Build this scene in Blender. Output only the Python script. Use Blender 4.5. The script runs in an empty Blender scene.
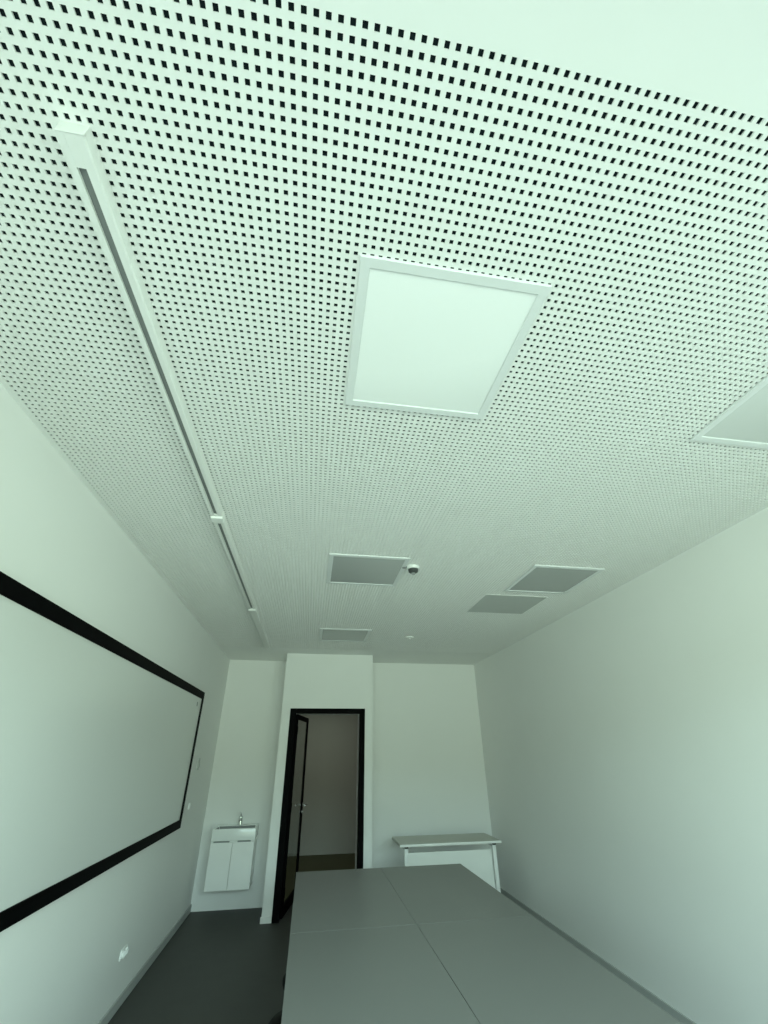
import bpy, bmesh, math
import numpy as np
from mathutils import Matrix, Vector

C = bpy.context.scene.collection
SC = bpy.context.scene

# ------------------------------------------------------------------ room dimensions (metres, floor at z = 0)
XL, XR = -1.317, 2.717          # side walls
YF, YD, YB = -0.42, 7.124, 6.529  # window wall, back wall, front of the door bay
YC = 10.14                      # far wall of the corridor
H = 3.030
EYE = 1.709
TOP = 0.735                     # table height

# ------------------------------------------------------------------ materials
def mat(name, col, rough=0.6, spec=0.5, metal=0.0, noise=0.0, nscale=8.0, bump=0.0, bscale=200.0, coat=0.0):
    m = bpy.data.materials.new(name); m.use_nodes = True
    nt = m.node_tree; b = nt.nodes['Principled BSDF']
    b.inputs['Base Color'].default_value = (*col, 1)
    b.inputs['Roughness'].default_value = rough
    b.inputs['Specular IOR Level'].default_value = spec
    b.inputs['Metallic'].default_value = metal
    b.inputs['Coat Weight'].default_value = coat
    tc = nt.nodes.new('ShaderNodeTexCoord')
    if noise:
        n = nt.nodes.new('ShaderNodeTexNoise'); n.inputs['Scale'].default_value = nscale
        n.inputs['Detail'].default_value = 5
        r = nt.nodes.new('ShaderNodeMapRange')
        r.inputs['To Min'].default_value = 1 - noise; r.inputs['To Max'].default_value = 1 + noise
        mx = nt.nodes.new('ShaderNodeVectorMath'); mx.operation = 'SCALE'
        mx.inputs[0].default_value = col
        nt.links.new(tc.outputs['Object'], n.inputs['Vector'])
        nt.links.new(n.outputs['Fac'], r.inputs['Value'])
        nt.links.new(r.outputs['Result'], mx.inputs['Scale'])
        nt.links.new(mx.outputs['Vector'], b.inputs['Base Color'])
    if bump:
        n = nt.nodes.new('ShaderNodeTexNoise'); n.inputs['Scale'].default_value = bscale
        bp = nt.nodes.new('ShaderNodeBump'); bp.inputs['Strength'].default_value = bump
        bp.inputs['Distance'].default_value = 0.002
        nt.links.new(tc.outputs['Object'], n.inputs['Vector'])
        nt.links.new(n.outputs['Fac'], bp.inputs['Height'])
        nt.links.new(bp.outputs['Normal'], b.inputs['Normal'])
    return m

M = dict(
    wall=mat('wall_paint', (.80, .80, .79), .75, .3, noise=.015, nscale=2.5, bump=.15, bscale=260),
    ceil=mat('ceiling_paint', (.82, .82, .81), .8, .25),
    hole=mat('ceiling_fleece', (.010, .016, .018), .95, .05),
    hole_edge=mat('ceiling_cut_edge', (.76, .76, .75), .85, .2),
    floor=mat('dark_linoleum', (.056, .057, .053), .55, .3, noise=.12, nscale=6),
    base=mat('baseboard_grey', (.40, .41, .405), .6, .3, noise=.04, nscale=9),
    corr_wall=mat('corridor_paint', (.56, .555, .50), .8, .3, noise=.02, nscale=2),
    corr_floor=mat('corridor_floor', (.095, .10, .045), .6, .3, noise=.1, nscale=5),
    black=mat('black_metal', (.0015, .0015, .0018), .6, .04),
    board=mat('whiteboard_enamel', (.70, .71, .70), .20, .5, noise=.01, nscale=2),
    white=mat('white_metal', (.80, .80, .79), .45, .4),
    white_lam=mat('white_laminate', (.80, .80, .78), .35, .5),
    top_lam=mat('pale_laminate', (.46, .46, .42), .4, .45, noise=.015, nscale=4),
    grey_lam=mat('grey_laminate', (.185, .189, .184), .42, .45, noise=.015, nscale=4),
    frame=mat('light_frame_white', (.74, .75, .76), .4, .4),
    diff=mat('light_diffuser', (.68, .69, .69), .25, .5),
    rail=mat('rail_white', (.78, .78, .77), .45, .4),
    slot=mat('rail_slot_grey', (.20, .21, .21), .5, .4),
    vent=mat('vent_grey', (.52, .53, .52), .6, .3),
    plastic=mat('white_plastic', (.84, .84, .83), .35, .5),
    dgrey=mat('dark_grey_plastic', (.05, .055, .055), .5, .4),
    mark=mat('mark_grey', (.10, .11, .105), .5, .4),
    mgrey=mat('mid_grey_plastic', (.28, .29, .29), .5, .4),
    ceramic=mat('white_ceramic', (.82, .83, .82), .15, .5),
    cab=mat('cabinet_white', (.80, .80, .79), .3, .5),
    chrome=mat('chrome', (.72, .73, .73), .12, .5, metal=1.0),
    steel=mat('brushed_steel', (.60, .60, .60), .28, .5, metal=1.0),
    leath=mat('black_upholstery', (.003, .003, .003), .6, .1),
)
def glass_mat():
    m = bpy.data.materials.new('clear_glass'); m.use_nodes = True
    nt = m.node_tree; nt.nodes.clear()
    o = nt.nodes.new('ShaderNodeOutputMaterial'); mx = nt.nodes.new('ShaderNodeMixShader')
    t = nt.nodes.new('ShaderNodeBsdfTransparent'); t.inputs['Color'].default_value = (.93, .95, .94, 1)
    g = nt.nodes.new('ShaderNodeBsdfGlossy'); g.inputs['Roughness'].default_value = .03
    f = nt.nodes.new('ShaderNodeFresnel'); f.inputs['IOR'].default_value = 1.4
    ge = nt.nodes.new('ShaderNodeNewGeometry'); mu = nt.nodes.new('ShaderNodeMath'); mu.operation = 'MULTIPLY'
    iv = nt.nodes.new('ShaderNodeMath'); iv.operation = 'SUBTRACT'; iv.inputs[0].default_value = 1
    nt.links.new(ge.outputs['Backfacing'], iv.inputs[1]); nt.links.new(f.outputs[0], mu.inputs[0]); nt.links.new(iv.outputs[0], mu.inputs[1])
    nt.links.new(mu.outputs[0], mx.inputs[0]); nt.links.new(t.outputs[0], mx.inputs[1])
    nt.links.new(g.outputs[0], mx.inputs[2]); nt.links.new(mx.outputs[0], o.inputs['Surface'])
    return m
M['glass'] = glass_mat()
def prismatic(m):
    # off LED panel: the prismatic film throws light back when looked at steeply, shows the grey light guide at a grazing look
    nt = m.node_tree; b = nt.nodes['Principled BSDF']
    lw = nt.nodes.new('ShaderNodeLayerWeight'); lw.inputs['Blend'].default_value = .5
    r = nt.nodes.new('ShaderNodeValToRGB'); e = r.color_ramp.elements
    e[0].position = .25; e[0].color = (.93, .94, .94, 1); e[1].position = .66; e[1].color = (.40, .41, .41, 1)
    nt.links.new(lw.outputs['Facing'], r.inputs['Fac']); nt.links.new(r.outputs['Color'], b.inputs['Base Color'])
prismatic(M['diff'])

# ------------------------------------------------------------------ mesh helpers
def new(): return bmesh.new()
def merge(bm, tb):
    me = bpy.data.meshes.new('t'); tb.to_mesh(me); tb.free(); bm.from_mesh(me); bpy.data.meshes.remove(me)
def box(bm, x0, x1, y0, y1, z0, z1, bev=0.0, seg=2, mtx=None):
    tb = new(); bmesh.ops.create_cube(tb, size=1)
    for v in tb.verts:
        v.co = Vector(((x0 + x1) / 2 + v.co.x * (x1 - x0), (y0 + y1) / 2 + v.co.y * (y1 - y0), (z0 + z1) / 2 + v.co.z * (z1 - z0)))
    if bev: bmesh.ops.bevel(tb, geom=tb.edges[:], offset=bev, segments=seg, profile=.5, affect='EDGES')
    if mtx: bmesh.ops.transform(tb, matrix=mtx, verts=tb.verts)
    merge(bm, tb); return bm
def lathe(bm, prof, seg=32, mtx=None):
    """prof: list of (radius, z) from top axis to bottom axis"""
    tb = new(); rings = []
    for r, z in prof:
        if r < 1e-6: rings.append([tb.verts.new((0, 0, z))])
        else: rings.append([tb.verts.new((r * math.cos(2 * math.pi * k / seg), r * math.sin(2 * math.pi * k / seg), z)) for k in range(seg)])
    for a, b in zip(rings, rings[1:]):
        for k in range(seg):
            k2 = (k + 1) % seg
            if len(a) == 1: tb.faces.new((a[0], b[k], b[k2]))
            elif len(b) == 1: tb.faces.new((a[k], b[0], a[k2]))
            else: tb.faces.new((a[k], b[k], b[k2], a[k2]))
    for r in (rings[0], rings[-1]):
        if len(r) > 1: tb.faces.new(r)
    bmesh.ops.recalc_face_normals(tb, faces=tb.faces)
    if mtx: bmesh.ops.transform(tb, matrix=mtx, verts=tb.verts)
    merge(bm, tb); return bm
def tube(bm, pts, r, seg=14):
    pts = [Vector(p) for p in pts]; tb = new(); rings = []
    for i, p in enumerate(pts):
        d = (pts[min(i + 1, len(pts) - 1)] - pts[max(i - 1, 0)]).normalized()
        a = d.cross(Vector((0, 0, 1)) if abs(d.z) < .95 else Vector((1, 0, 0))).normalized(); b = d.cross(a)
        rr = r[i] if isinstance(r, (list, tuple)) else r
        rings.append([tb.verts.new(p + rr * (math.cos(2 * math.pi * k / seg) * a + math.sin(2 * math.pi * k / seg) * b)) for k in range(seg)])
    for a, b in zip(rings, rings[1:]):
        for k in range(seg): tb.faces.new((a[k], a[(k + 1) % seg], b[(k + 1) % seg], b[k]))
    tb.faces.new(rings[0][::-1]); tb.faces.new(rings[-1])
    bmesh.ops.recalc_face_normals(tb, faces=tb.faces)
    merge(bm, tb); return bm
def prism(bm, prof, y0, y1):
    """extrude an (x, z) outline along y"""
    tb = new()
    a = [tb.verts.new((x, y0, z)) for x, z in prof]; b = [tb.verts.new((x, y1, z)) for x, z in prof]
    n = len(prof)
    for k in range(n): tb.faces.new((a[k], a[(k + 1) % n], b[(k + 1) % n], b[k]))
    tb.faces.new(a); tb.faces.new(b[::-1])
    bmesh.ops.recalc_face_normals(tb, faces=tb.faces)
    merge(bm, tb); return bm
def obj(name, bm, m, parent=None, smooth=False):
    me = bpy.data.meshes.new(name); bm.to_mesh(me); bm.free()
    for mm in (m if isinstance(m, (list, tuple)) else [m]): me.materials.append(mm)
    if smooth:
        me.polygons.foreach_set('use_smooth', [True] * len(me.polygons))
        me.set_sharp_from_angle(angle=math.radians(40))
    o = bpy.data.objects.new(name, me); C.objects.link(o)
    if parent: o.parent = parent
    return o
def struct(name, bm, m, parent=None):
    o = obj(name, bm, m, parent)
    if not parent: o['kind'] = 'structure'
    return o
def tag(o, label, cat, group=None):
    o['label'] = label; o['category'] = cat
    if group: o['group'] = group
    return o
def thing(name, label, cat, loc, rotz=0.0, group=None):
    o = bpy.data.objects.new(name, None); C.objects.link(o); o.empty_display_size = .1
    o.location = loc; o.rotation_euler = (0, 0, rotz)
    return tag(o, label, cat, group)
def dup(root, loc, label, rotz=None):
    r = root.copy(); C.objects.link(r); r.location = loc; r['label'] = label
    if rotz is not None: r.rotation_euler = (0, 0, rotz)
    for ch in list(root.children):
        c = ch.copy(); C.objects.link(c); c.parent = r
        for g in ch.children:
            d = g.copy(); C.objects.link(d); d.parent = c
    return r

# ------------------------------------------------------------------ the shell
T = .12
struct('floor', box(new(), XL - T, XR + T, YF - T, YD + T, -.10, 0), M['floor'])
struct('wall_left', box(new(), XL - T, XL, YF, YD + T, 0, H + .1), M['wall'])
struct('wall_right', box(new(), XR, XR + T, YF, YD + T, 0, H + .1), M['wall'])
BX0, BX1 = -.404, .878
DX0, DX1, DZ = -.286, .769, 2.276         # outer edges of the door frame
struct('wall_back', box(new(), XL, BX0, YD, YD + T, 0, H + .1), M['wall'])
struct('wall_back_right', box(new(), BX1, XR, YD, YD + T, 0, H + .1), M['wall'])
b = new()
# projecting bay around the door: two piers and the lintel
box(b, BX0, DX0 + .03, YB, YD + T, 0, H)
box(b, DX1 - .03, BX1, YB, YD + T, 0, H)
box(b, DX0 + .03, DX1 - .03, YB, YD + T, DZ - .03, H)
struct('wall_bay', b, M['wall'])
# window wall behind the viewpoint
WX0, WX1, WZ0, WZ1 = XL + .25, XR - .10, .20, 2.74
b = new()
box(b, XL - T, XR + T, YF - T, YF, 0, WZ0)
box(b, XL - T, XR + T, YF - T, YF, WZ1, H + .1)
box(b, XL - T, WX0, YF - T, YF, WZ0, WZ1)
box(b, WX1, XR + T, YF - T, YF, WZ0, WZ1)
struct('wall_front', b, M['wall'])
nW = 3; ww = (WX1 - WX0) / nW
for k in range(nW):
    a0, a1 = WX0 + k * ww, WX0 + (k + 1) * ww
    b = new(); f = .06
    box(b, a0, a0 + f, YF - .09, YF - .03, WZ0, WZ1, .004); box(b, a1 - f, a1, YF - .09, YF - .03, WZ0, WZ1, .004)
    box(b, a0 + f, a1 - f, YF - .09, YF - .03, WZ0, WZ0 + f, .004); box(b, a0 + f, a1 - f, YF - .09, YF - .03, WZ1 - f, WZ1, .004)
    w = struct('window_%d' % (k + 1), b, M['white'])
    obj('pane', box(new(), a0 + f, a1 - f, YF - .063, YF - .057, WZ0 + f, WZ1 - f), M['glass'], w)
# baseboards
struct('baseboard_left', box(new(), XL, XL + .014, YF, YD, 0, .075, .003), M['base'])
struct('baseboard_right', box(new(), XR - .014, XR, YF, YD, 0, .078, .003), M['base'])
struct('baseboard_back', box(box(new(), BX0 - .012, DX0, YB - .012, YB, 0, .06, .003), DX1, BX1 + .012, YB - .012, YB, 0, .06, .003), M['wall'])

# perforated ceiling: one sheet with every square hole recessed to the black fleece
def make_ceiling():
    P, A, D = .025, .0060, .005
    hx = np.arange(.0655 - 60 * P, XR - .02, P); hx = hx[(hx > XL + .018)]
    hy = np.arange(.268, 6.19, P)
    xs = np.concatenate([[XL - T], np.stack([hx - A, hx + A], 1).ravel(), [XR + T]])
    ys = np.concatenate([[YF - T], np.stack([hy - A, hy + A], 1).ravel(), [YD + T]])
    nx, ny = len(xs), len(ys)
    gx, gy = np.meshgrid(xs, ys, indexing='ij')
    low = np.stack([gx, gy, np.full_like(gx, H)], -1).reshape(-1, 3)
    up = low.copy(); up[:, 2] += D
    V = np.concatenate([low, up]); N = nx * ny
    I, J = np.meshgrid(np.arange(nx - 1), np.arange(ny - 1), indexing='ij')
    ishole = (I % 2 == 1) & (J % 2 == 1)
    def idx(i, j): return i * ny + j
    I0, J0 = I[~ishole], J[~ishole]
    solid = np.stack([idx(I0, J0), idx(I0, J0 + 1), idx(I0 + 1, J0 + 1), idx(I0 + 1, J0)], 1)
    I1, J1 = I[ishole], J[ishole]
    c = [idx(I1, J1), idx(I1, J1 + 1), idx(I1 + 1, J1 + 1), idx(I1 + 1, J1)]
    back = np.stack([k + N for k in c], 1)
    walls = [np.stack([c[k], c[(k + 1) % 4], c[(k + 1) % 4] + N, c[k] + N], 1) for k in range(4)]
    F = np.concatenate([solid, back] + walls)
    used = np.zeros(len(V), bool); used[F.ravel()] = True
    remap = np.cumsum(used) - 1; V = V[used]; F = remap[F]
    me = bpy.data.meshes.new('ceiling')
    me.vertices.add(len(V)); me.vertices.foreach_set('co', V.astype(np.float32).ravel())
    me.loops.add(F.size); me.loops.foreach_set('vertex_index', F.astype(np.int32).ravel())
    me.polygons.add(len(F)); me.polygons.foreach_set('loop_start', np.arange(0, F.size, 4, dtype=np.int32))
    me.materials.append(M['ceil']); me.materials.append(M['hole']); me.materials.append(M['hole_edge'])
    mi = np.zeros(len(F), np.int32); mi[len(solid):] = 2; mi[len(solid):len(solid) + len(back)] = 1
    me.polygons.foreach_set('material_index', mi)
    me.polygons.foreach_set('use_smooth', np.zeros(len(F), bool))
    me.update(calc_edges=True); me.validate()
    o = bpy.data.objects.new('ceiling', me); C.objects.link(o); o['kind'] = 'structure'
make_ceiling()
b = new()                                   # slab above, closes the void over the sheet
box(b, XL - T, XR + T, YF - T, YD + T, H + .10, H + .2)
struct('trim_1', b, M['wall'])

# corridor beyond the door
CX0, CX1 = -2.6, 3.6
struct('floor_corridor', box(new(), CX0, CX1, YD + T, YC + T, -.10, 0), M['corr_floor'])
struct('wall_corridor_back', box(new(), CX0, CX1, YC, YC + T, 0, 2.9), M['corr_wall'])
struct('wall_corridor_left', box(new(), CX0 - T, CX0, YD + T, YC + T, 0, 2.9), M['corr_wall'])
struct('wall_corridor_right', box(new(), CX1, CX1 + T, YD + T, YC + T, 0, 2.9), M['corr_wall'])
b = new()
box(b, CX0, XL, YD, YD + T, 0, 2.9); box(b, XR + T, CX1, YD, YD + T, 0, 2.9)
struct('wall_corridor_front', b, M['corr_wall'])
struct('ceiling_corridor', box(new(), CX0, CX1, YD + T, YC + T, 2.9, 3.0), M['corr_wall'])

# ------------------------------------------------------------------ door
d1 = bpy.data.objects.new('door_1', None); C.objects.link(d1); d1['kind'] = 'structure'
d1.location = (DX0, YB, 0)
b = new(); fw = .07; W = DX1 - DX0; fy0, fy1 = -.012, .10
box(b, 0, .085, fy0, fy1, 0, DZ, .003); box(b, W - fw, W, fy0, fy1, 0, DZ, .003); box(b, .085, W - fw, fy0, fy1, DZ - .06, DZ, .003)
obj('door_frame', b, M['black'], d1)
# leaf swung out into the corridor; local x runs from the hinge to the free edge, local y- is the room face
LW, LH = .83, DZ - .07
leaf_b = new(); s = .05; lt = .015
box(leaf_b, 0, s, -lt, lt, .008, LH, .003); box(leaf_b, LW - .055, LW, -lt, lt, .008, LH, .003)
box(leaf_b, s, LW - .055, -lt, lt, LH - .06, LH, .003); box(leaf_b, s, LW - .055, -lt, lt, .008, .12, .003)
leaf = obj('door_leaf', leaf_b, M['black'], d1)
leaf.location = (.097, .085, 0); leaf.rotation_euler = (0, 0, math.radians(79.5))
obj('glass_pane', box(new(), s, LW - .055, -.004, .004, .12, LH - .06), M['glass'], leaf)
for sgn in (-1, 1):
    b = new(); xh = LW - .032
    rot = Matrix.Translation((xh, sgn * .015, 1.06)) @ Matrix.Rotation(sgn * -math.pi / 2, 4, 'X')
    lathe(b, [(0, .008), (.024, .008), (.026, .006), (.026, 0), (0, 0)], 24, rot)
    tube(b, [(xh, sgn * .028, 1.06), (xh, sgn * .062, 1.06), (xh - .012, sgn * .07, 1.06), (xh - .125, sgn * .07, 1.06)], .0095)
    obj('door_handle', b, M['steel'], leaf, True)
    b = new()
    rot = Matrix.Translation((xh, sgn * .015, .97)) @ Matrix.Rotation(sgn * -math.pi / 2, 4, 'X')
    lathe(b, [(0, .014), (.012, .014), (.013, .009), (.025, .008), (.026, 0), (0, 0)], 24, rot)
    obj('lock_cylinder', b, M['steel'], leaf, True)
for z in (.25, 1.1, 2.0):
    obj('hinge', lathe(new(), [(0, .05), (.010, .05), (.011, .045), (.011, -.045), (.010, -.05), (0, -.05)], 16, Matrix.Translation((-.008, -.02, z))), M['black'], leaf, True)

# ------------------------------------------------------------------ ceiling lights
S = .62
def make_light():
    t = thing('ceiling_light', '', 'ceiling light', (0, 0, H), 0, 'square ceiling light panels')
    b = new(); f = .034; h = S / 2; d = .009
    # mitred frame profile with a small lip
    for k in range(4):
        tb = new()
        pr = [(h, 0), (h, -d + .003), (h - .003, -d), (h - f + .002, -d), (h - f, -d + .002), (h - f, 0)]
        a = [tb.verts.new((-x, -x, z)) for x, z in pr]; c = [tb.verts.new((x, -x, z)) for x, z in pr]
        n = len(pr)
        for i in range(n): tb.faces.new((a[i], a[(i + 1) % n], c[(i + 1) % n], c[i]))
        bmesh.ops.recalc_face_normals(tb, faces=tb.faces)
        bmesh.ops.transform(tb, matrix=Matrix.Rotation(k * math.pi / 2, 4, 'Z'), verts=tb.verts)
        merge(b, tb)
    obj('light_frame', b, M['frame'], t)
    obj('diffuser', box(new(), -h + f, h - f, -h + f, h - f, -.0045, -.001), M['diff'], t)
    return t
L0 = make_light()
spots = [
    ((.364, 1.026), 'large square white ceiling light nearest the viewer, beside the long ceiling rail'),
    ((2.030, 1.010), 'square ceiling light close to the right wall, cut off by the picture edge'),
    ((.366, 3.185), 'grey square ceiling light with thin white frame left of the black smoke detector'),
    ((2.005, 3.175), 'grey square ceiling light with white frame, between the smoke detector and the right wall'),
    ((.350, 5.330), 'faint square ceiling light farthest away, above the black framed door'),
]
for i, ((x, y), lab) in enumerate(spots):
    if i == 0: L0.location = (x, y, H); L0['label'] = lab
    else: dup(L0, (x, y, H), lab)
# frameless grey panel
t = thing('ceiling_panel', 'frameless dull grey square panel in the ceiling just behind the right hand framed light', 'ceiling panel', (1.885, 3.88, H))
obj('panel', box(new(), -.31, .31, -.275, .275, -.004, 0, .001), M['vent'], t)
b = new()
for k in range(4): 
    x0, x1, y0, y1 = [(-.318, .318, -.283, -.275), (-.318, .318, .275, .283), (-.318, -.31, -.275, .275), (.31, .318, -.275, .275)][k]
    box(b, x0, x1, y0, y1, -.003, 0)
obj('edge_trim', b, M['ceil'], t)

# ------------------------------------------------------------------ ceiling rail
t = thing('ceiling_rail', 'long white slotted rail fixed under the perforated ceiling, parallel to the whiteboard', 'rail', (-.645, 0, H))
zb = -.046; ya, yb = .53, 6.02
cuts = [(ya, 2.37), (2.37, 4.25), (4.25, yb)]
for i, (y0, y1) in enumerate(cuts):
    b = new()
    # body outline with the slot cut into its underside
    pr = [(-.031, 0), (-.031, zb), (-.014, zb), (-.014, zb + .014), (.008, zb + .014), (.008, zb), (.028, zb), (.032, zb + .004), (.032, 0)]
    prism(b, pr, y0 + .001, y1 - .001)
    r = obj('rail_section', b, M['rail'], t)
    s0 = y0 + (.068 if i == 0 else .06); s1 = y1 - .05
    if i == 2: s0 = s1 = y1 - .02
    else: obj('slot', box(new(), -.0135, .0075, s0, s1, zb + .009, zb + .0135), M['slot'], r)
    for c0, c1 in ((y0 + .001, s0), (s1, y1 - .001))[:1 if i == 2 else 2]:
        obj('slot_cover', box(new(), -.0138, .0078, c0, c1, zb, zb + .0135), M['rail'], r)
obj('end_cap', box(new(), -.032, .033, ya - .003, ya + .001, zb - .001, 0, .002), M['rail'], t)
obj('end_cap', box(new(), -.032, .033, yb, yb + .003, zb - .001, 0, .002), M['rail'], t)
for y in (2.37, 4.25):
    obj('joint_block', box(new(), -.036, .036, y - .03, y + .03, zb - .012, -.001, .003), M['plastic'], t)

# ------------------------------------------------------------------ detectors on the ceiling
t = thing('smoke_detector', 'small white dome smoke detector with dark band right of a grey ceiling light', 'smoke detector', (.735, 3.045, H))
obj('base', lathe(new(), [(0, 0), (.048, 0), (.048, -.018), (.047, -.024), (0, -.024)], 32), M['plastic'], t, True)
obj('sensor_band', lathe(new(), [(0, -.024), (.040, -.024), (.037, -.045), (.022, -.056), (0, -.056)], 32), M['dgrey'], t, True)
obj('cap', lathe(new(), [(0, -.056), (.018, -.056), (.015, -.064), (0, -.068)], 24), M['mgrey'], t, True)
t = thing('ceiling_hole_cap', 'tiny round grey cap in the ceiling touching the left side of the smoke detector', 'cap', (.665, 3.055, H))
obj('cap', lathe(new(), [(0, 0), (.022, 0), (.022, -.006), (.017, -.010), (0, -.010)], 24), M['mgrey'], t, True)
t = thing('ceiling_sensor', 'tiny white round sensor on the ceiling near the back wall', 'sensor', (1.195, 5.32, H))
obj('base', lathe(new(), [(0, 0), (.055, 0), (.055, -.012), (.045, -.020), (0, -.020)], 32), M['plastic'], t, True)
obj('lens', lathe(new(), [(0, -.020), (.022, -.020), (.016, -.032), (0, -.036)], 24), M['plastic'], t, True)

# ------------------------------------------------------------------ whiteboard
wy0, wy1, wz0, wz1 = 1.45, 5.75, EYE - .684, EYE + .673
t = thing('whiteboard', 'wide glossy whiteboard with thick black frame on the left wall', 'whiteboard', (XL, (wy0 + wy1) / 2, wz0))
hl = (wy1 - wy0) / 2; hh = wz1 - wz0; f = .078
b = new()
box(b, 0, .022, -hl, hl, 0, f, .002); box(b, 0, .022, -hl, hl, hh - f, hh, .002)
box(b, 0, .022, -hl, -hl + .06, f, hh - f, .002); box(b, 0, .022, hl - .06, hl, f, hh - f, .002)
obj('frame', b, M['black'], t)
obj('writing_surface', box(new(), 0, .012, -hl + .055, hl - .055, f - .005, hh - f + .005), M['board'], t)
o = obj('corner_mark', box(new(), .012, .0128, hl - .255, hl - .215, hh - .175, hh - .13, .0003), M['mark'], t); o['label'] = 'small grey corner mark'

# wall plates on the left wall
def plate(name, label, cat, y, z, w, h):
    return thing(name, label, cat, (XL, y, z)), w, h
t, w, h = plate('light_switch', 'small white light switch on the left wall between whiteboard and washbasin', 'light switch', 6.07, EYE - .516, .065, .065)
obj('plate', box(new(), 0, .010, -w / 2, w / 2, -h / 2, h / 2, .003), M['plastic'], t)
obj('rocker', box(new(), .010, .015, -w / 2 + .012, w / 2 - .012, -h / 2 + .012, h / 2 - .012, .002), M['plastic'], t)
t, w, h = plate('wall_plate', 'small grey wall plate on the left wall, higher than the white switch', 'wall plate', 6.13, EYE - .094, .08, .13)
obj('housing', box(new(), 0, .014, -w / 2, w / 2, -h / 2, h / 2, .004), M['vent'], t)
obj('dial', lathe(new(), [(0, .010), (.022, .010), (.024, .006), (.024, 0), (0, 0)], 24, Matrix.Translation((.014, 0, -.02)) @ Matrix.Rotation(math.pi / 2, 4, 'Y')), M['vent'], t, True)
t, w, h = plate('wall_socket', 'white double wall socket low on the left wall, above the baseboard', 'socket', 4.70, EYE - 1.345, .125, .062)
obj('plate', box(new(), 0, .012, -w / 2, w / 2, -h / 2, h / 2, .004), M['plastic'], t)
for y in (-.031, .031):
    b = new(); rot = Matrix.Translation((.012, y, 0)) @ Matrix.Rotation(math.pi / 2, 4, 'Y')
    lathe(b, [(.025, 0), (.025, .012), (.022, .012), (.020, .0), (0, 0)], 28, rot)
    sck = obj('socket_ring', b, M['plastic'], t, True)
    b = new()
    for dy in (-.0095, .0095):
        lathe(b, [(0, .0012), (.003, .0012), (.003, 0), (0, 0)], 10, Matrix.Translation((.012, y + dy, 0)) @ Matrix.Rotation(math.pi / 2, 4, 'Y'))
    obj('pin_hole', b, M['dgrey'], sck)

# ------------------------------------------------------------------ washbasin cabinet
vx0, vx1, vy0 = -1.125, -.592, YD - .40
zt, zm, zl = EYE - .827, EYE - .952, EYE - 1.438
cx = (vx0 + vx1) / 2; vw = vx1 - vx0
t = thing('washbasin_cabinet', 'white wall hung washbasin cabinet with two doors in the niche left of the door', 'washbasin', (cx, YD, 0))
obj('cabinet_body', box(new(), -vw / 2 + .004, vw / 2 - .004, -.378, 0, zl, zm - .002, .002), M['cab'], t)
g = .002
for sgn in (-1, 1):
    x0, x1 = (-vw / 2 + .004, -g) if sgn < 0 else (g, vw / 2 - .004)
    dr = obj('door', box(new(), x0, x1, -.398, -.379, zl, zm - .016, .002), M['cab'], t)
    h0, h1 = (x0 + .03, x1 - .04) if sgn < 0 else (x0 + .055, x1 - .045)
    obj('finger_pull', box(new(), h0, h1, -.403, -.384, zm - .0155, zm - .003, .002), M['mgrey'], dr)
# basin: thick slab with a sunken bowl
b = new(); tb = new()
bmesh.ops.create_cube(tb, size=1)
for v in tb.verts: v.co = Vector((v.co.x * vw, -.20 + v.co.y * .40, (zt + zm) / 2 + v.co.z * (zt - zm)))
tb.faces.ensure_lookup_table()
topf = max(tb.faces, key=lambda q: q.calc_center_median().z)
r = bmesh.ops.inset_region(tb, faces=[topf], thickness=.035)
for v in topf.verts:
    if v.co.y > -.2: v.co.y -= .085
r = bmesh.ops.extrude_discrete_faces(tb, faces=[topf]); nf = r['faces'][0]
cc = nf.calc_center_median()
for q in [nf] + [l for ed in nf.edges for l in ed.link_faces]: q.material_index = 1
for v in nf.verts: v.co = cc + (v.co - cc) * .8; v.co.z -= .10
bmesh.ops.bevel(tb, geom=[e for e in tb.edges], offset=.006, segments=3, profile=.5, affect='EDGES')
merge(b, tb)
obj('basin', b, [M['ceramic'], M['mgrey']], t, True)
obj('drain', lathe(new(), [(0, .004), (.018, .004), (.022, .0), (0, 0)], 24, Matrix.Translation((0, -.245, zt - .0995))), M['chrome'], t, True)
fx = -.835 - cx
b = new(); fy = -.075
lathe(b, [(0, .005), (.026, .005), (.028, 0), (0, 0)], 28, Matrix.Translation((fx, fy, zt)))
lathe(b, [(0, .10), (.017, .10), (.025, .092), (.026, .085), (.025, .02), (.028, .004), (.028, .0), (0, 0)], 28, Matrix.Translation((fx, fy, zt + .003)))
tube(b, [(fx, fy - .012, zt + .058), (fx, fy - .06, zt + .072), (fx, fy - .105, zt + .070), (fx, fy - .118, zt + .056)], [.015, .013, .012, .0115])
fa = obj('faucet', b, M['chrome'], t, True)
b = new()
tube(b, [(fx, fy, zt + .10), (fx, fy - .015, zt + .118), (fx, fy - .03, zt + .128), (fx, fy - .085, zt + .146)], [.012, .010, .007, .006])
obj('lever', b, M['chrome'], fa, True)

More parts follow.
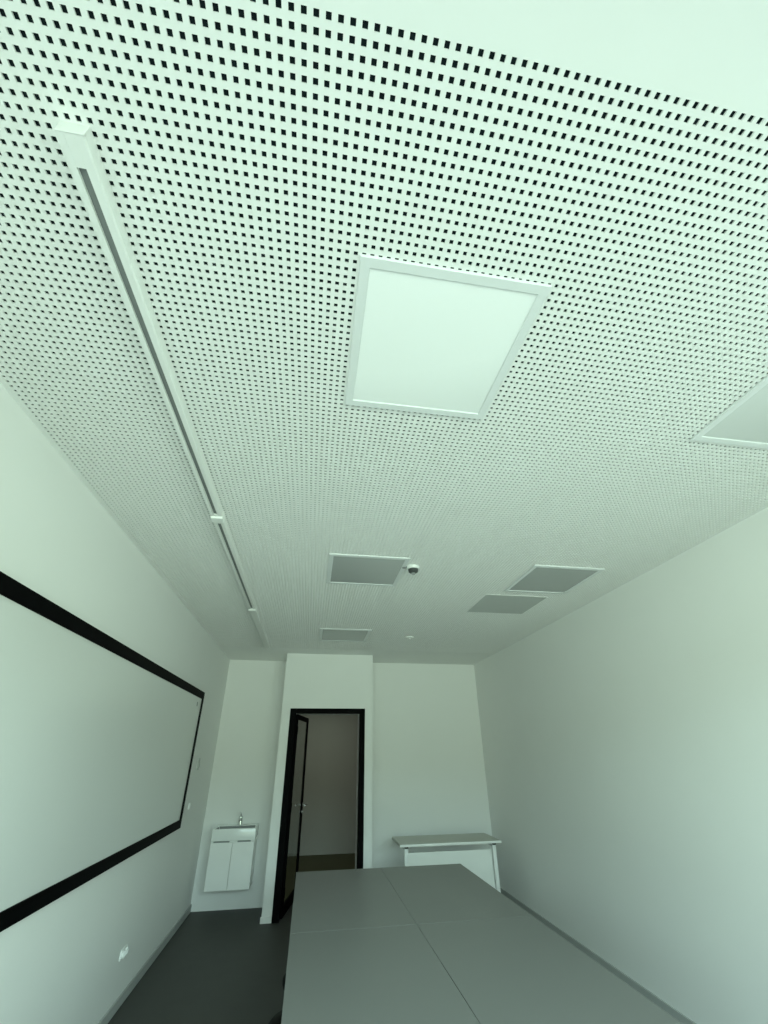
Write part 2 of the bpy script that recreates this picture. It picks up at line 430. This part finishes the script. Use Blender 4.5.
# ------------------------------------------------------------------ tables pushed together
TW, TL = .801, 1.545
def make_table():
    t = thing('work_table', '', 'table', (0, 0, 0), 0, 'grey tables pushed together')
    obj('tabletop', box(new(), -TW / 2 + .0005, TW / 2 - .0005, -TL / 2 + .0005, TL / 2 - .0005, TOP - .026, TOP, .002), M['grey_lam'], t)
    b = new()
    for x in (-TW / 2 + .07, TW / 2 - .10): box(b, x, x + .03, -TL / 2 + .10, TL / 2 - .10, TOP - .066, TOP - .026, .002)
    for y in (-TL / 2 + .07, TL / 2 - .10): box(b, -TW / 2 + .07, TW / 2 - .07, y, y + .03, TOP - .066, TOP - .026, .002)
    obj('apron', b, M['white'], t)
    for sx in (-1, 1):
        for sy in (-1, 1):
            x, y = sx * (TW / 2 - .085), sy * (TL / 2 - .085)
            lg = obj('leg', box(new(), x - .02, x + .02, y - .02, y + .02, .012, TOP - .026, .004), M['white'], t)
            obj('foot_cap', lathe(new(), [(0, .014), (.022, .014), (.024, .01), (.024, 0), (0, 0)], 18, Matrix.Translation((x, y, 0))), M['dgrey'], lg, True)
    return t
TX = (.3655, 1.1675); TY = (4.287, 2.741)
tab = make_table()
labs = {(0, 0): 'grey table in the far left of the pushed-together four, nearest the open door',
        (1, 0): 'grey table in the far right of the pushed-together four, nearest the small white table',
        (0, 1): 'grey table in the near left of the pushed-together four, black stools under its edge',
        (1, 1): 'grey table in the near right of the pushed-together four, along the right wall'}
for (i, j), lab in labs.items():
    loc = (TX[i], TY[j], 0)
    if (i, j) == (0, 0): tab.location = loc; tab['label'] = lab
    else: dup(tab, loc, lab)

# small white table at the back wall
sx0, sx1, sy0, sy1 = 1.165, 2.452, 6.135, 6.715
t = thing('side_table', 'narrow white table with modesty panel against the back wall right of the door', 'table', ((sx0 + sx1) / 2, (sy0 + sy1) / 2, 0))
w, dd = (sx1 - sx0) / 2, (sy1 - sy0) / 2
obj('tabletop', box(new(), -w + .002, w - .002, -dd + .002, dd - .002, TOP - .026, TOP, .002), M['top_lam'], t)
obj('edge_band', box(new(), -w, w, -dd, -dd + .002, TOP - .026, TOP - .001, .0008), M['white_lam'], t)
for x in (-w + .085, w - .085):
    y = -dd + .06
    lg = obj('leg', box(new(), x - .024, x + .024, y - .018, y + .018, .03, TOP - .026, .006), M['white'], t)
    obj('foot', box(new(), x - .026, x + .026, -dd + .03, dd - .05, 0, .032, .006), M['white'], lg)
    obj('support_arm', box(new(), x - .02, x + .02, y + .01, dd - .08, TOP - .066, TOP - .026, .006), M['white'], lg)
    obj('bracket', box(new(), x - .022, x + .022, -dd + .022, -dd + .042, TOP - .046, TOP - .0262, .004), M['black'], t)
obj('modesty_panel', box(new(), -w + .111, w - .125, -dd + .06, -dd + .078, .20, TOP - .092, .002), M['white_lam'], t)
b = new(); box(b, -w + .10, w - .10, dd - .07, dd - .05, TOP - .066, TOP - .026, .002)
obj('apron', b, M['white'], t)

# ------------------------------------------------------------------ black stools under the left table edge
def make_stool(zs):
    t = thing('stool', '', 'stool', (0, 0, 0), 0, 'black stools under the tables')
    obj('seat', lathe(new(), [(0, zs + .002), (.10, zs + .004), (.165, zs), (.180, zs - .014), (.183, zs - .035), (.176, zs - .055), (.16, zs - .062), (0, zs - .062)], 40), M['leath'], t, True)
    obj('gas_lift', lathe(new(), [(0, zs - .06), (.05, zs - .06), (.05, zs - .075), (.016, zs - .08), (.016, .25), (.025, .25), (.025, .08), (0, .08)], 20), M['black'], t, True)
    for k in range(5):
        a = 2 * math.pi * k / 5 + .3; ca, sa = math.cos(a), math.sin(a)
        lg = obj('base_arm', tube(new(), [(.015 * ca, .015 * sa, .105), (.12 * ca, .12 * sa, .092), (.24 * ca, .24 * sa, .07)], [.020, .016, .012]), M['black'], t, True)
        obj('castor', lathe(new(), [(0, .012), (.020, .012), (.025, .008), (.025, -.008), (.020, -.012), (0, -.012)], 20,
            Matrix.Translation((.24 * ca, .24 * sa, .0255)) @ Matrix.Rotation(a, 4, 'Z') @ Matrix.Rotation(math.pi / 2, 4, 'X')), M['dgrey'], lg, True)
    return t
st = make_stool(EYE - 1.2); st.location = (.065, 3.11, 0)
st['label'] = 'black round stool nearest the viewer, tucked under the left table edge'
st = make_stool(EYE - 1.3); st.location = (.116, 3.95, 0)
st['label'] = 'black round stool farther back, only a sliver showing at the left table edge'

# ------------------------------------------------------------------ light
w = bpy.data.worlds.new('World'); SC.world = w; w.use_nodes = True
nt = w.node_tree; nt.nodes.clear()
out = nt.nodes.new('ShaderNodeOutputWorld'); bg = nt.nodes.new('ShaderNodeBackground')
tc = nt.nodes.new('ShaderNodeTexCoord'); sp = nt.nodes.new('ShaderNodeSeparateXYZ'); cr = nt.nodes.new('ShaderNodeValToRGB')
mr = nt.nodes.new('ShaderNodeMapRange'); mr.inputs['From Min'].default_value = -1; mr.inputs['From Max'].default_value = 1
nt.links.new(tc.outputs['Generated'], sp.inputs[0]); nt.links.new(sp.outputs['Z'], mr.inputs['Value'])
nt.links.new(mr.outputs['Result'], cr.inputs['Fac']); nt.links.new(cr.outputs['Color'], bg.inputs['Color']); nt.links.new(bg.outputs[0], out.inputs['Surface'])
e = cr.color_ramp.elements
GROUND = (.40, .51, .46); FIELD = (1.28, 1.60, 1.28); TREE = (.50, .62, .46); SKY = (1.95, 2.75, 2.72)
def s(z): return (z + 1) / 2
e[0].position = s(-.75); e[0].color = (*GROUND, 1)
q = e.new(s(-.30)); q.color = (*FIELD, 1)
q = e.new(s(-.06)); q.color = (*FIELD, 1)
e[1].position = s(.02); e[1].color = (*TREE, 1)
q = e.new(s(.12)); q.color = (*TREE, 1)
q = e.new(s(.16)); q.color = (*SKY, 1)
bg.inputs['Strength'].default_value = 10.0
# daylight portal in the window opening
pl = bpy.data.lights.new('window_portal', 'AREA'); pl.shape = 'RECTANGLE'; pl.size = WX1 - WX0; pl.size_y = WZ1 - WZ0
pl.cycles.is_portal = True
po = bpy.data.objects.new('window_portal', pl); C.objects.link(po)
po.location = ((WX0 + WX1) / 2, YF - .10, (WZ0 + WZ1) / 2); po.rotation_euler = (math.radians(90), 0, 0)
# unseen fill light, added to brighten the corridor past the lintel
cl = bpy.data.lights.new('corridor_fill', 'AREA'); cl.shape = 'RECTANGLE'; cl.size = 3.0; cl.size_y = .3; cl.energy = 10.0; cl.color = (1.0, 1, .92)
co = bpy.data.objects.new('corridor_fill', cl); C.objects.link(co); co.location = (.2, 8.6, 2.88)

# ------------------------------------------------------------------ camera
yaw, pitch, roll = 0.1663, 0.4949, -0.0115
cy, sy, cp, spn = math.cos(yaw), math.sin(yaw), math.cos(pitch), math.sin(pitch)
fwd = Vector((sy * cp, cy * cp, spn)); rt = Vector((cy, -sy, 0)); up = rt.cross(fwd)
r2 = math.cos(roll) * rt + math.sin(roll) * up; u2 = -math.sin(roll) * rt + math.cos(roll) * up
cam = bpy.data.cameras.new('camera'); cam.sensor_fit = 'VERTICAL'; cam.sensor_height = 24; cam.sensor_width = 18
cam.lens = 418.2752 / 1024 * 24
cam.shift_x = -1.2 / 1024; cam.shift_y = 15.26 / 1024
cam.clip_start = .02
cob = bpy.data.objects.new('camera', cam); C.objects.link(cob)
m = Matrix((r2, u2, -fwd)).transposed().to_4x4(); m.translation = (0, 0, EYE); cob.matrix_world = m
SC.camera = cob

SC.view_settings.view_transform = 'Standard'; SC.view_settings.look = 'None'
SC.view_settings.gamma = 1; SC.view_settings.use_curve_mapping = False
SC.view_settings.exposure = -0.88
SC.cycles.max_bounces = 14; SC.cycles.diffuse_bounces = 10; SC.cycles.glossy_bounces = 5; SC.cycles.transparent_max_bounces = 10
SC.cycles.caustics_reflective = False; SC.cycles.caustics_refractive = False
SC.cycles.use_denoising = True
SC.cycles.sample_clamp_indirect = 6
